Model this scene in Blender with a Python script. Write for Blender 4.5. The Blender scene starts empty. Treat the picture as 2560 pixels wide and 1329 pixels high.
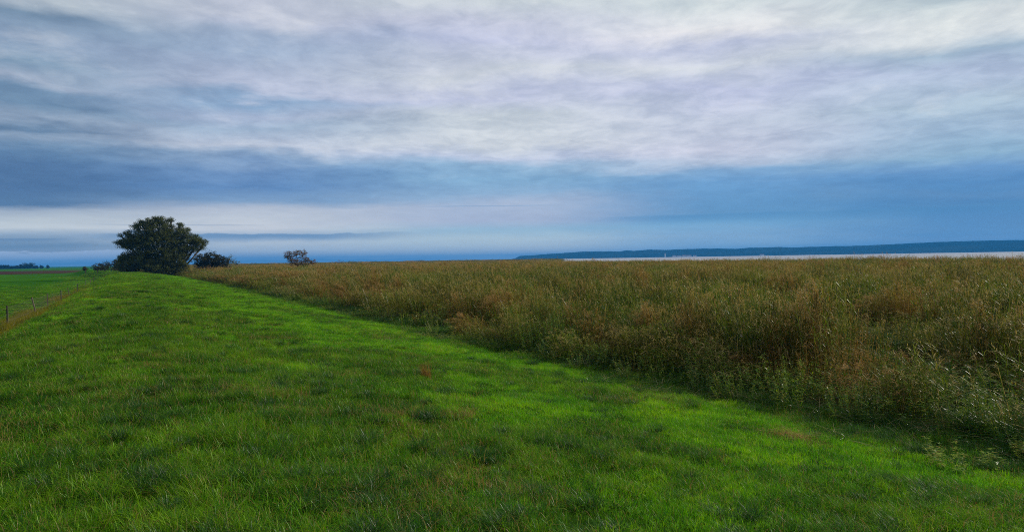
import bpy, math, random
import numpy as np
from mathutils import Vector, Matrix

rad = math.radians
S = bpy.context.scene
rng = np.random.default_rng(7)

# ------------------------------------------------------------------ camera
EYE = 3.1                      # eye height above the pasture (1.6 m above the dike crest)
F, TH, PITCH, ROLL = 1850.0, rad(27.2), rad(-0.53), rad(0.92)
fwd = np.array([math.sin(TH)*math.cos(PITCH), math.cos(TH)*math.cos(PITCH), math.sin(PITCH)])
r0 = np.array([math.cos(TH), -math.sin(TH), 0.0])
u0 = np.cross(r0, fwd)
cr = r0*math.cos(ROLL) - u0*math.sin(ROLL)
cu = u0*math.cos(ROLL) + r0*math.sin(ROLL)
cam_d = bpy.data.cameras.new('camera')
cam = bpy.data.objects.new('camera', cam_d)
S.collection.objects.link(cam)
cam.matrix_world = Matrix(((cr[0], cu[0], -fwd[0], 0), (cr[1], cu[1], -fwd[1], 0),
                           (cr[2], cu[2], -fwd[2], EYE), (0, 0, 0, 1)))
cam_d.sensor_width = 36.0
cam_d.lens = 36.0*F/2560
cam_d.clip_start = 0.1
cam_d.clip_end = 60000
S.camera = cam

def at_ground(px, py, z):       # where a sight line meets the height z
    d = fwd*F + cr*(px-1280) - cu*(py-664.5)
    return d*((z-EYE)/d[2]) + np.array([0, 0, EYE])
def at_dist(px, py, dist):      # point on a sight line at a horizontal distance
    d = fwd*F + cr*(px-1280) - cu*(py-664.5)
    return d*(dist/math.hypot(d[0], d[1])) + np.array([0, 0, EYE])

def lin(c):
    return tuple(((v/255)/12.92 if v/255 <= 0.04045 else ((v/255+0.055)/1.055)**2.4) for v in c) + (1.0,)

# ------------------------------------------------------------------ sun, sky, exposure
SUN_AZ, SUN_EL = rad(86), rad(25)
sd = bpy.data.lights.new('sun', 'SUN')
sd.energy = 5.0
sd.angle = rad(0.8)
sd.color = (1.0, 0.93, 0.80)
sun = bpy.data.objects.new('sun', sd)
S.collection.objects.link(sun)
tosun = Vector((math.sin(SUN_AZ)*math.cos(SUN_EL), math.cos(SUN_AZ)*math.cos(SUN_EL), math.sin(SUN_EL)))
sun.rotation_euler = tosun.to_track_quat('Z', 'Y').to_euler()

class NT:
    """small helper that writes node trees"""
    def __init__(s, tree):
        s.t = tree; s.n = tree.nodes; s.l = tree.links
    def node(s, typ, ins=None, **kw):
        n = s.n.new(typ)
        for k, v in kw.items():
            setattr(n, k, v)
        for k, v in (ins or {}).items():
            s.put(n.inputs[k], v)
        return n
    def put(s, sock, v):
        if isinstance(v, bpy.types.NodeSocket):
            s.l.new(v, sock)
        else:
            sock.default_value = v
    def math(s, op, a, b=0.0, c=0.0, clamp=False):
        n = s.n.new('ShaderNodeMath'); n.operation = op; n.use_clamp = clamp
        for i, v in enumerate((a, b, c)):
            s.put(n.inputs[i], v)
        return n.outputs[0]
    def mix(s, f, a, b, mode='MIX'):
        n = s.n.new('ShaderNodeMix'); n.data_type = 'RGBA'; n.blend_type = mode
        s.put(n.inputs[0], f); s.put(n.inputs[6], a); s.put(n.inputs[7], b)
        return n.outputs[2]
    def step(s, v, a, b, lo=0.0, hi=1.0):
        n = s.n.new('ShaderNodeMapRange'); n.interpolation_type = 'SMOOTHSTEP'
        s.put(n.inputs[0], v); n.inputs[1].default_value = a; n.inputs[2].default_value = b
        n.inputs[3].default_value = lo; n.inputs[4].default_value = hi
        return n.outputs[0]
    def noise(s, vec, scale, detail=4, rough=0.55, dist=0.0, dims='3D'):
        n = s.node('ShaderNodeTexNoise', {'Scale': scale, 'Detail': detail, 'Roughness': rough, 'Distortion': dist})
        n.noise_dimensions = dims
        if vec is not None: s.l.new(vec, n.inputs['Vector'])
        return n.outputs[0]
    def ramp(s, fac, stops, interp='LINEAR'):
        n = s.n.new('ShaderNodeValToRGB'); cr_ = n.color_ramp; cr_.interpolation = interp
        while len(cr_.elements) > 1: cr_.elements.remove(cr_.elements[-1])
        cr_.elements[0].position = stops[0][0]; cr_.elements[0].color = stops[0][1]
        for p, c in stops[1:]:
            e = cr_.elements.new(p); e.color = c
        s.put(n.inputs[0], fac)
        return n.outputs[0]

W = bpy.data.worlds.new('World')
S.world = W
W.use_nodes = True
W.node_tree.nodes.clear()
w = NT(W.node_tree)
tc = w.node('ShaderNodeTexCoord').outputs['Generated']
sep = w.node('ShaderNodeSeparateXYZ', {0: tc})
X, Y, Z = sep.outputs
hl = w.math('SQRT', w.math('ADD', w.math('ADD', w.math('MULTIPLY', X, X), w.math('MULTIPLY', Y, Y)), 1e-6))
zc = w.math('MAXIMUM', Z, 0.0)
elev = w.math('DIVIDE', zc, hl)                                     # tangent of the elevation
side = w.math('DIVIDE', w.math('ADD', w.math('MULTIPLY', X, math.cos(TH)), w.math('MULTIPLY', Y, -math.sin(TH))), hl)
ahead = w.math('DIVIDE', w.math('ADD', w.math('MULTIPLY', X, math.sin(TH)), w.math('MULTIPLY', Y, math.cos(TH))), hl)
# cloud deck seen in perspective: directions projected on a flat layer
den = w.math('ADD', zc, 0.11)
dk = w.node('ShaderNodeCombineXYZ', {0: w.math('DIVIDE', w.math('MULTIPLY', side, hl), den), 1: w.math('DIVIDE', w.math('MULTIPLY', ahead, hl), den)}).outputs[0]
def deck(sx, sy, off, scale, detail, rough, dist=0.0):
    m = w.node('ShaderNodeMapping', {'Vector': dk, 'Scale': (sx, sy, 1), 'Location': off, 'Rotation': (0, 0, rad(-1))})
    return w.noise(m.outputs[0], scale, detail, rough, dist)
n_big = deck(0.55, 0.8, (3.1, 7.7, 0), 1.0, 5, 0.5, 0.2)
n_mid = deck(1.0, 0.9, (9.3, 1.7, 2), 2.3, 7, 0.56, 0.2)
n_fine = w.step(deck(1.0, 0.85, (1.3, 4.2, 5), 6.5, 7, 0.6, 0.35), 0.30, 0.70)
# banks low over the horizon: noise stretched along it
lowv = w.node('ShaderNodeCombineXYZ', {0: w.math('MULTIPLY', side, 2.6), 1: w.math('MULTIPLY', ahead, 2.6), 2: w.math('MULTIPLY', elev, 34.0)}).outputs[0]
n_low = w.noise(lowv, 1.0, 6, 0.55, 0.2)
lowv2 = w.node('ShaderNodeCombineXYZ', {0: w.math('MULTIPLY', side, 9.0), 1: w.math('MULTIPLY', ahead, 9.0), 2: w.math('MULTIPLY', elev, 60.0)}).outputs[0]
n_low2 = w.noise(lowv2, 1.0, 6, 0.6, 0.4)
def cen(v, k): return w.math('MULTIPLY', w.math('SUBTRACT', v, 0.5), k)
warp_amt = w.step(elev, 0.0, 0.25, 0.006, 0.10)
e1 = w.math('ADD', elev, w.math('MULTIPLY', cen(n_big, 1.0), warp_amt))
e1 = w.math('ADD', e1, w.math('MULTIPLY', cen(n_mid, 0.45), warp_amt))
e1 = w.math('ADD', e1, w.math('MULTIPLY', cen(n_low, 1.0), w.step(elev, 0.0, 0.12, 0.010, 0.022)))
fac = w.math('DIVIDE', e1, 0.42, clamp=True)
def col_stops(hor, kx, rows):
    out = []
    for y, c in rows:
        out.append((max(0.0, min(1.0, (hor-y)/F/kx/0.42)), lin(c)))
    return sorted(out, key=lambda t: t[0])
C0 = col_stops(664, 1.20, [(660, (204, 198, 190)), (640, (176, 180, 186)), (612, (122, 144, 168)), (590, (160, 178, 200)), (570, (212, 218, 224)), (545, (200, 208, 216)), (518, (172, 184, 202)),
    (500, (92, 124, 164)), (470, (80, 112, 156)), (420, (84, 116, 160)), (395, (96, 128, 168)), (372, (118, 146, 180)), (350, (140, 160, 188)), (335, (100, 128, 162)), (305, (150, 168, 194)), (260, (112, 140, 172)),
    (215, (118, 146, 178)), (190, (165, 178, 202)), (150, (118, 146, 176)), (100, (140, 160, 190)), (50, (118, 142, 170)), (20, (176, 188, 204)), (0, (190, 200, 212))])
C1 = col_stops(658, 1.11, [(655, (190, 192, 200)), (640, (176, 188, 206)), (622, (200, 210, 220)), (600, (204, 212, 220)), (585, (180, 194, 214)), (570, (216, 218, 226)), (545, (206, 211, 222)), (512, (188, 196, 214)),
    (492, (132, 162, 200)), (460, (100, 138, 190)), (420, (112, 146, 194)), (385, (146, 170, 204)), (362, (196, 204, 224)), (340, (182, 194, 218)), (300, (160, 180, 208)), (255, (166, 180, 210)), (215, (136, 164, 200)),
    (192, (188, 196, 222)), (150, (168, 180, 208)), (105, (158, 176, 206)), (60, (160, 176, 204)), (25, (182, 190, 214)), (0, (190, 196, 216))])
C2 = col_stops(648, 1.0, [(647, (216, 222, 224)), (600, (196, 214, 224)), (572, (164, 196, 220)), (548, (178, 190, 218)), (515, (176, 190, 218)), (490, (146, 178, 214)), (450, (134, 174, 212)), (418, (150, 184, 218)),
    (392, (192, 202, 228)), (360, (208, 214, 226)), (290, (202, 210, 222)), (240, (192, 198, 226)), (190, (202, 208, 222)), (120, (190, 196, 226)), (60, (200, 204, 226)), (0, (204, 212, 222))])
C3 = col_stops(639, 1.05, [(635, (165, 200, 228)), (590, (148, 184, 218)), (555, (124, 174, 216)), (525, (104, 154, 202)), (460, (106, 156, 208)), (428, (134, 172, 214)), (405, (186, 200, 226)), (360, (202, 206, 228)), (300, (192, 200, 222)),
    (230, (194, 200, 230)), (170, (206, 212, 226)), (112, (196, 202, 228)), (78, (228, 228, 236)), (40, (222, 226, 234)), (0, (204, 214, 222))])
C4 = col_stops(629, 1.18, [(625, (124, 166, 212)), (590, (104, 152, 202)), (520, (76, 134, 190)), (450, (80, 136, 194)), (415, (106, 152, 204)), (385, (142, 178, 210)), (310, (162, 186, 214)), (240, (172, 192, 214)), (170, (180, 194, 222)),
    (130, (162, 184, 208)), (85, (216, 222, 230)), (40, (222, 227, 232)), (0, (188, 202, 212))])
cols_ = [w.ramp(fac, c_) for c_ in (C0, C1, C2, C3, C4)]
sw = w.math('ADD', side, cen(n_mid, 0.10))
sky_c = cols_[0]
for (s0, s1), c_ in zip(((-0.55, -0.33), (-0.33, -0.03), (0.0, 0.27), (0.27, 0.53)), cols_[1:]):
    sky_c = w.mix(w.step(sw, s0, s1), sky_c, c_)
# light and dark of the cloud sheet
amp = w.step(elev, 0.03, 0.16, 0.12, 1.0)
lum = w.math('ADD', w.math('MULTIPLY', cen(n_mid, 0.60), amp), w.math('MULTIPLY', cen(n_fine, 0.27), amp))
lum = w.math('ADD', lum, cen(n_low2, 0.24))
lum = w.math('ADD', 1.0, lum)
lum_ = lum
lumc = w.node('ShaderNodeCombineColor', {0: lum, 1: w.math('POWER', lum, 0.86), 2: w.math('POWER', lum, 0.66)}).outputs[0]
sky_c = w.mix(1.0, sky_c, lumc, 'MULTIPLY')
# bright, nearly white tops where the sheet is thin
gap = w.math('MULTIPLY', w.step(n_mid, 0.58, 0.76), w.step(elev, 0.07, 0.22))
sky_c = w.mix(w.math('MULTIPLY', gap, 0.35), sky_c, lin((228, 229, 236)))
# a flat-bottomed bank with a ragged top and puffs low over the plain
rag = w.node('ShaderNodeCombineXYZ', {0: w.math('MULTIPLY', side, 26.0), 1: w.math('MULTIPLY', ahead, 26.0), 2: w.math('MULTIPLY', elev, 110.0)}).outputs[0]
n_rag = w.noise(rag, 1.0, 6, 0.6)
n_puff = w.noise(rag, 0.35, 5, 0.55)
def bank(top, thick, s0, s1, s2, s3, color, amt, rg=0.012, pf=0.012, soft=0.0016):
    global sky_c
    edge = w.math('SUBTRACT', w.math('ADD', w.math('ADD', top, cen(n_rag, rg)), cen(n_puff, pf)), elev)
    mk = w.math('MULTIPLY', w.step(edge, 0.0, soft), w.step(edge, thick, thick*0.25))
    mk = w.math('MULTIPLY', mk, w.math('MULTIPLY', w.step(side, s0, s1), w.step(side, s3, s2)))
    sky_c = w.mix(w.math('MULTIPLY', mk, amt), sky_c, lin(color))
bank(0.0385, 0.013, -0.52, -0.44, -0.28, -0.08, (112, 146, 186), 0.85, 0.006, 0.006)
bank(0.0440, 0.014, -0.47, -0.45, -0.425, -0.40, (104, 138, 180), 0.85, 0.008, 0.010)
bank(0.0330, 0.006, -0.75, -0.66, -0.54, -0.50, (112, 140, 176), 0.7, 0.002, 0.002)
bank(0.0500, 0.003, -0.52, -0.44, -0.38, -0.30, (146, 164, 192), 0.6, 0.002, 0.002)
bank(0.0165, 0.020, -0.80, -0.70, -0.46, -0.36, (192, 204, 226), 0.9, 0.012, 0.022)
bank(0.0060, 0.012, -0.80, -0.70, -0.20, 0.0, (86, 118, 164), 0.6, 0.006, 0.010, 0.004)
bank(0.0560, 0.016, 0.08, 0.22, 0.7, 0.9, (82, 140, 192), 0.5, 0.001, 0.004, 0.003)
bank(0.0730, 0.0025, -0.14, -0.08, 0.02, 0.06, (140, 170, 208), 0.6, 0.001, 0.002, 0.0006)
nish = w.node('ShaderNodeTexSky', sky_type='NISHITA', sun_disc=False, sun_elevation=SUN_EL, sun_rotation=SUN_AZ)
cover = w.step(n_big, 0.2, 0.5, 0.93, 0.98)
scaled = w.mix(1.0, sky_c, (10.15, 10.2, 9.75, 1.0), 'MULTIPLY')
final = w.mix(cover, nish.outputs[0], scaled)
bg = w.node('ShaderNodeBackground', {'Color': final, 'Strength': 0.1})
wo = w.node('ShaderNodeOutputWorld', {'Surface': bg.outputs[0]})
W.cycles.sampling_method = 'MANUAL'
W.cycles.sample_map_resolution = 512

S.view_settings.view_transform = 'Standard'
S.view_settings.look = 'None'
S.view_settings.exposure = 0.0
S.view_settings.gamma = 1.0
S.view_settings.use_curve_mapping = False
S.cycles.use_denoising = False
S.cycles.filter_width = 1.0
S.cycles.max_bounces = 6
S.cycles.diffuse_bounces = 3
S.cycles.glossy_bounces = 2
S.cycles.transmission_bounces = 3
S.cycles.volume_bounces = 0
S.cycles.sample_clamp_indirect = 4.0

# ------------------------------------------------------------------ helpers
def tag(o, label=None, cat=None, group=None, kind=None):
    if label: o['label'] = label
    if cat: o['category'] = cat
    if group: o['group'] = group
    if kind: o['kind'] = kind
    return o
def mesh_obj(name, verts, faces, mat, parent=None, attrs=None, smooth=False, link=True):
    me = bpy.data.meshes.new(name)
    me.from_pydata([tuple(v) for v in np.asarray(verts).tolist()] if isinstance(verts, np.ndarray) else verts, [], faces.tolist() if isinstance(faces, np.ndarray) else faces)
    for k, v in (attrs or {}).items():
        a = me.attributes.new(k, 'FLOAT', 'POINT'); a.data.foreach_set('value', np.asarray(v, dtype=np.float32))
    if smooth: me.shade_smooth()
    if mat: me.materials.append(mat)
    o = bpy.data.objects.new(name, me)
    if link: S.collection.objects.link(o)
    if parent is not None: o.parent = parent
    return o
def empty(name, loc):
    o = bpy.data.objects.new(name, None); S.collection.objects.link(o); o.location = loc
    o.empty_display_size = 0.2
    return o
class MB:
    def __init__(s): s.v = []; s.f = []; s.a = []; s.n = 0
    def add(s, v, f, a=None):
        v = np.asarray(v, float).reshape(-1, 3)
        s.v.append(v); s.f += [tuple(i+s.n for i in q) for q in f]; s.n += len(v)
        s.a.append(np.full(len(v), 0.5) if a is None else np.asarray(a, float))
    def build(s, name, mat, parent=None, smooth=False, link=True):
        return mesh_obj(name, np.concatenate(s.v), s.f, mat, parent, {'v': np.concatenate(s.a)}, smooth, link)
def tube(mb, pts, radii, sides=6, a=0.5):
    pts = np.asarray(pts, float); k = len(pts); vs = []
    for i in range(k):
        t = pts[min(i+1, k-1)] - pts[max(i-1, 0)]; t /= (np.linalg.norm(t)+1e-9)
        x = np.cross(t, (0.3, 0.9, 0.1)); x /= np.linalg.norm(x)+1e-9; y = np.cross(t, x)
        for j in range(sides):
            q = 2*math.pi*j/sides
            vs.append(pts[i] + radii[i]*(math.cos(q)*x + math.sin(q)*y))
    fs = [(i*sides+j, i*sides+(j+1) % sides, (i+1)*sides+(j+1) % sides, (i+1)*sides+j) for i in range(k-1) for j in range(sides)]
    fs.append(tuple(range((k-1)*sides, k*sides)))
    mb.add(vs, fs, np.full(len(vs), a))
def blades(g, n, R, h, wd, bend, lean=(0, 0), segs=3, base=None, z0=-0.03, flop=0.35):
    """n curved tapering blades: vertices, faces, one random value per blade"""
    if base is None:
        r = R*np.sqrt(g.random(n)); a = g.random(n)*2*math.pi
        base = np.stack([r*np.cos(a), r*np.sin(a), np.full(n, z0)], 1)
    hh = g.uniform(h[0], h[1], n); ww = g.uniform(wd[0], wd[1], n)
    d = g.random(n)*2*math.pi; b = g.uniform(bend[0], bend[1], n)
    dx = np.cos(d)*b + lean[0]; dy = np.sin(d)*b + lean[1]
    wa = d + math.pi/2 + g.normal(0, 0.7, n)
    wx, wy = np.cos(wa), np.sin(wa)
    t = np.linspace(0, 1, segs+1)
    V = np.zeros((n, 2*segs+1, 3))
    for i, tt in enumerate(t):
        cx = base[:, 0] + dx*hh*tt**1.8; cy = base[:, 1] + dy*hh*tt**1.8
        bl = np.sqrt(dx*dx+dy*dy)
        cz = base[:, 2] + hh*(tt - flop*bl*tt**2.4)
        if i < segs:
            hw = ww*0.5*(1-tt*0.55)*(0.6+1.3*min(tt, 0.3))
            V[:, 2*i] = np.stack([cx-wx*hw, cy-wy*hw, cz], 1); V[:, 2*i+1] = np.stack([cx+wx*hw, cy+wy*hw, cz], 1)
        else:
            V[:, 2*i] = np.stack([cx, cy, cz], 1)
    k = 2*segs+1
    f = [(2*i, 2*i+1, 2*i+3, 2*i+2) for i in range(segs-1)] + [(2*segs-2, 2*segs-1, 2*segs)]
    F_ = [tuple(q+j*k for q in fc) for j in range(n) for fc in f]
    return V.reshape(-1, 3), F_, np.repeat(g.random(n), k)

# smooth value noise for terrain and planting
_P = np.random.default_rng(3).random((256, 256))
def vn(x, y):
    xi = np.floor(x).astype(int); yi = np.floor(y).astype(int); fx = x-xi; fy = y-yi
    fx = fx*fx*(3-2*fx); fy = fy*fy*(3-2*fy)
    a = _P[xi % 256, yi % 256]; b = _P[(xi+1) % 256, yi % 256]; c = _P[xi % 256, (yi+1) % 256]; d = _P[(xi+1) % 256, (yi+1) % 256]
    return (a*(1-fx)+b*fx)*(1-fy) + (c*(1-fx)+d*fx)*fy
def fbm(x, y, o=3):
    s = 0; k = 0.5; t = 0
    for i in range(o):
        s = s + k*vn(x*2**i+17*i, y*2**i+5*i); t += k; k *= 0.5
    return s/t
def sstep(a, b, v):
    t = np.clip((v-a)/(b-a), 0, 1); return t*t*(3-2*t)

# ------------------------------------------------------------------ the lie of the land
def cx_of(y):                    # centre line of the dike: straight, then bending left
    return -15.0*sstep(175, 330, np.asarray(y, float))
SH = [at_ground(px, py, 2.1)[:2] for px, py in ((2900, 641), (2560, 641.5), (2250, 643.5), (2000, 645.6), (1700, 648.2), (1400, 650.6))]
SH = [np.array([SH[0][0]+60, SH[0][1]-260])] + SH + [np.array([900., 1500.]), np.array([800., 4000.]), np.array([200., 9000.])]
SH = np.array(SH)
def shore_x(y):                  # the lake lies at larger x than this
    ys = SH[:, 1]; o = np.argsort(ys)
    return np.interp(y, ys[o], SH[o, 0])
EDGE = 10.8
def edge_u(y): return EDGE + 0.2 + 1.5*(fbm(np.asarray(y)*0.21, np.asarray(y)*0+3.3)-0.5) + 0.9*(fbm(np.asarray(y)*1.1, np.asarray(y)*0+9.3)-0.5)
def height(x, y):
    x = np.asarray(x, float); y = np.asarray(y, float)
    u = x - cx_of(y)
    left = sstep(-5.9, -1.3, u)*1.5
    right = np.where(u > 0.8, 1.5 - 1.4*np.clip((u-0.8)/(EDGE-0.8), 0, 1)**0.95, 1.5)
    z = np.where(u < 0, left, right)
    z = z + np.where(u < -5.9, 0.0, 0.0)
    z = z + 0.10*(fbm(x*0.45, y*0.35)-0.5)*sstep(-9, -3, u) + 0.11*(fbm(x*1.3+4, y*1.1+2, 2)-0.5)*sstep(-5, -2, u)*sstep(6, 2, u) + 0.05*(fbm(x*2.1, y*2.1, 2)-0.5)
    z = z + 0.5*(fbm(x*0.012, y*0.012)-0.5)*sstep(-25, -160, u)*0.5
    sx = shore_x(y)
    z = z - 1.4*sstep(-4, 12, x-sx)
    return z

def grid_axis(segs):
    out = []
    for a, b, st in segs: out.append(np.arange(a, b, st))
    return np.unique(np.concatenate(out + [np.array([segs[-1][1]])]))
xa = grid_axis([(-14000, -2000, 800), (-2000, -300, 60), (-300, -40, 8), (-40, -8, 1.5), (-8, 14, 0.35), (14, 60, 1.5), (60, 400, 8), (400, 2000, 50), (2000, 14000, 800)])
ya = grid_axis([(-3000, -60, 150), (-60, -4, 4), (-4, 30, 0.5), (30, 120, 2), (120, 420, 4), (420, 2000, 40), (2000, 16000, 500)])
GX, GY = np.meshgrid(xa, ya, indexing='xy')
GZ = height(GX, GY)
nx, ny = len(xa), len(ya)
verts = np.stack([GX.ravel(), GY.ravel(), GZ.ravel()], 1)
ii = (np.arange(ny-1)[:, None]*nx + np.arange(nx-1)[None, :]).ravel()
faces = np.stack([ii, ii+1, ii+nx+1, ii+nx], 1)
U = (GX - cx_of(GY)).ravel()
in_reeds = sstep(EDGE-0.5, EDGE+0.8, U)
# far field of heather-red stubble beyond the pasture
a1 = at_ground(-300, 692, 0); b1 = at_ground(240, 681.5, 0)
nrm = np.array([-(b1[1]-a1[1]), b1[0]-a1[0]]); nrm /= np.linalg.norm(nrm)
if nrm[1] < 0: nrm = -nrm
dred = (GX.ravel()-a1[0])*nrm[0] + (GY.ravel()-a1[1])*nrm[1]
red = sstep(-4, 8, dred)*(1-sstep(240, 330, dred))*(1-sstep(-14, -7, U))

def pos_node(m): return m.node('ShaderNodeNewGeometry').outputs['Position']
def scaled_pos(m, sx, sy, sz=1.0, off=(0, 0, 0)):
    return m.node('ShaderNodeMapping', {'Vector': pos_node(m), 'Scale': (sx, sy, sz), 'Location': off}).outputs[0]
def new_mat(name):
    mt = bpy.data.materials.new(name); mt.use_nodes = True; mt.node_tree.nodes.clear()
    return mt, NT(mt.node_tree)
def simple_mat(name, c1, c2, scale=3.0, rough=0.8, spec=0.3, stretch=(1, 1, 1), bump=0.0):
    mt, m = new_mat(name)
    tcn = m.node('ShaderNodeTexCoord').outputs['Object']
    mp = m.node('ShaderNodeMapping', {'Vector': tcn, 'Scale': stretch}).outputs[0]
    n = m.noise(mp, scale, 6, 0.6)
    col = m.mix(m.step(n, 0.3, 0.7), c1, c2)
    b = m.node('ShaderNodeBsdfPrincipled', {'Base Color': col, 'Roughness': rough, 'Specular IOR Level': spec})
    if bump:
        bn = m.node('ShaderNodeBump', {'Height': n, 'Strength': bump, 'Distance': 0.02}); m.put(b.inputs['Normal'], bn.outputs[0])
    m.node('ShaderNodeOutputMaterial', {'Surface': b.outputs[0]})
    return mt
def foliage_mat(name, dark, mid, light, dry, dry_amt=(0.8, 0.95), patch=0.5, patch_dry=0.0, trans=0.35, gloss=0.12, rough=0.35, drypatch_scale=0.35):
    """leaf material; colour drifts with the place on the ground, from plant to plant and from blade to blade"""
    mt, m = new_mat(name)
    p1 = m.noise(scaled_pos(m, patch, patch), 1.0, 4, 0.6)
    p2 = m.noise(scaled_pos(m, patch*5, patch*5, 1, (4, 9, 0)), 1.0, 3, 0.6)
    rnd = m.node('ShaderNodeObjectInfo').outputs['Random']
    v = m.node('ShaderNodeAttribute', attribute_name='v').outputs['Fac']
    f = m.math('ADD', m.math('MULTIPLY', p1, 1.1), m.math('ADD', m.math('MULTIPLY', rnd, 0.25), m.math('MULTIPLY', p2, 0.6)))
    f = m.math('ADD', f, m.math('MULTIPLY', m.math('SUBTRACT', v, 0.5), 0.75))
    col = m.mix(m.step(f, 0.62, 0.98), dark, mid)
    col = m.mix(m.step(f, 0.95, 1.32), col, light)
    p3 = m.noise(scaled_pos(m, drypatch_scale, drypatch_scale, 1, (31, 12, 0)), 1.0, 5, 0.65)
    vd = m.math('FRACT', m.math('MULTIPLY', v, 7.31))
    dv = m.math('ADD', vd, m.math('MULTIPLY', m.step(p3, 0.52, 0.68), patch_dry))
    dfac = m.step(dv, dry_amt[0], dry_amt[1])
    col = m.mix(dfac, col, dry)
    d = m.node('ShaderNodeBsdfDiffuse', {'Color': col})
    tcol = m.mix(1.0, col, (1.25, 1.25, 0.7, 1), 'MULTIPLY')
    t = m.node('ShaderNodeBsdfTranslucent', {'Color': tcol})
    g = m.node('ShaderNodeBsdfGlossy', {'Color': (1, 1, 1, 1), 'Roughness': rough})
    a = m.node('ShaderNodeMixShader', {0: trans, 1: d.outputs[0], 2: t.outputs[0]})
    b = m.node('ShaderNodeMixShader', {0: gloss*0.25, 1: a.outputs[0], 2: g.outputs[0]})
    m.node('ShaderNodeOutputMaterial', {'Surface': b.outputs[0]})
    return mt

G_DARK, G_MID, G_LIGHT, G_DRY = (0.026, 0.12, 0.001, 1), (0.095, 0.31, 0.001, 1), (0.27, 0.47, 0.002, 1), (0.26, 0.17, 0.05, 1)
# ground material: zones come with the ground itself
mt, m = new_mat('ground_soil_and_turf')
zr = m.node('ShaderNodeAttribute', attribute_name='reed_zone').outputs['Fac']
zd = m.node('ShaderNodeAttribute', attribute_name='red_zone').outputs['Fac']
za = m.node('ShaderNodeAttribute', attribute_name='far_turf').outputs['Fac']
n1 = m.noise(scaled_pos(m, 0.25, 0.25), 1.0, 6, 0.65)
n2 = m.noise(scaled_pos(m, 3.0, 3.0), 1.0, 5, 0.7)
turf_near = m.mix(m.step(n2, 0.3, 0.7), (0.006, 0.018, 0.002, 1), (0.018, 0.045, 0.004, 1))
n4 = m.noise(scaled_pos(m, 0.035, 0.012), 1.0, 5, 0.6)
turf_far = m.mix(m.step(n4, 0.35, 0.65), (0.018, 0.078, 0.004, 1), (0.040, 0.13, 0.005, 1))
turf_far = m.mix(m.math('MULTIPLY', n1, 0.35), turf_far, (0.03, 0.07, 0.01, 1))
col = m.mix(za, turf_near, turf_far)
n5 = m.noise(scaled_pos(m, 0.02, 0.006), 1.0, 6, 0.65)
redc = m.mix(m.step(n5, 0.4, 0.62), (0.055, 0.045, 0.018, 1), (0.048, 0.022, 0.018, 1))
col = m.mix(zd, col, redc)
reedsoil = m.mix(n2, (0.018, 0.016, 0.008, 1), (0.04, 0.035, 0.014, 1))
col = m.mix(zr, col, reedsoil)
bmp = m.node('ShaderNodeBump', {'Height': m.math('ADD', n2, n1), 'Strength': 0.6, 'Distance': 0.05})
b = m.node('ShaderNodeBsdfPrincipled', {'Base Color': col, 'Roughness': 1.0, 'Specular IOR Level': 0.0, 'Normal': bmp.outputs[0]})
m.node('ShaderNodeOutputMaterial', {'Surface': b.outputs[0]})
DIST = np.hypot(GX, GY).ravel()
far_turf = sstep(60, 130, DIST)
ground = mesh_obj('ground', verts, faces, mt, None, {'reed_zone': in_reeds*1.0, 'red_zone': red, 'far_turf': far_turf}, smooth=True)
tag(ground, kind='structure')

# ------------------------------------------------------------------ lake
mt, m = new_mat('lake_water')
p = scaled_pos(m, 1, 1)
wv = m.math('ADD', m.noise(p, 0.5, 5, 0.65), m.math('MULTIPLY', m.noise(p, 0.06, 4, 0.6), 2.0))
bn = m.node('ShaderNodeBump', {'Height': wv, 'Strength': 1.0, 'Distance': 0.5})
b = m.node('ShaderNodeBsdfPrincipled', {'Base Color': (0.26, 0.25, 0.27, 1), 'Roughness': 0.4, 'IOR': 1.33, 'Normal': bn.outputs[0]})
m.node('ShaderNodeOutputMaterial', {'Surface': b.outputs[0]})
yy = np.concatenate([np.arange(-300, 1600, 60.0), np.array([2000, 3000, 4000, 6000, 9000.])])
lv, lf = [], []
for i, y in enumerate(yy):
    sx = float(shore_x(y))
    lv += [(sx-3, y, -0.3), (14000, y, -0.3)]
    if i: lf.append((2*i-2, 2*i-1, 2*i+1, 2*i))
lake = tag(mesh_obj('lake_water', lv, lf, mt), kind='structure')

# ------------------------------------------------------------------ hills across the lake
sky_line = [(1275, 648), (1286, 646), (1299, 639.5), (1348, 636.5), (1420, 631), (1459, 628.5), (1513, 628), (1549, 628.5), (1567, 625), (1583, 627), (1627, 623.4),
    (1665, 624.7), (1694, 623), (1768, 621), (1841, 621.6), (1872, 619), (1900, 619), (1949, 617), (1970, 618.5), (2055, 616), (2122, 614.6), (2196, 612),
    (2261, 608.7), (2338, 605), (2403, 602.7), (2493, 600.4), (2560, 599.6), (2800, 596), (3300, 592), (4200, 590), (5500, 600)]
HD = 5200.0
azs, hts = [], []
for px, py in sky_line:
    q = at_dist(px, py, HD)
    azs.append(math.atan2(q[0], q[1])); hts.append(max(0.5, q[2]))
AZ = np.linspace(azs[0], azs[-1], 420)
HT = np.interp(AZ, azs, hts)
HT = HT + (fbm(AZ*140, AZ*0+1.5)-0.5)*np.minimum(4, HT*0.2)
rows = [(-700, 0.0), (-620, 0.10), (-450, 0.3), (-300, 0.52), (-150, 0.82), (0, 1.0), (250, 0.85), (700, 0.5), (1300, 0.0)]
hv, hf = [], []
for k, (dd, hh) in enumerate(rows):
    D = HD + dd
    for j, a in enumerate(AZ):
        nz = 1.0 if k == 5 else (0.75+0.5*float(fbm(np.array(a*120+k*3.7), np.array(k*1.3))))
        hv.append((D*math.sin(a), D*math.cos(a), -0.6 + (HT[j]+0.6)*min(hh*nz, hh*0.2+0.8*hh**0.5 if hh < 1 else 1.0) if hh > 0 else -1.5))
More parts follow.
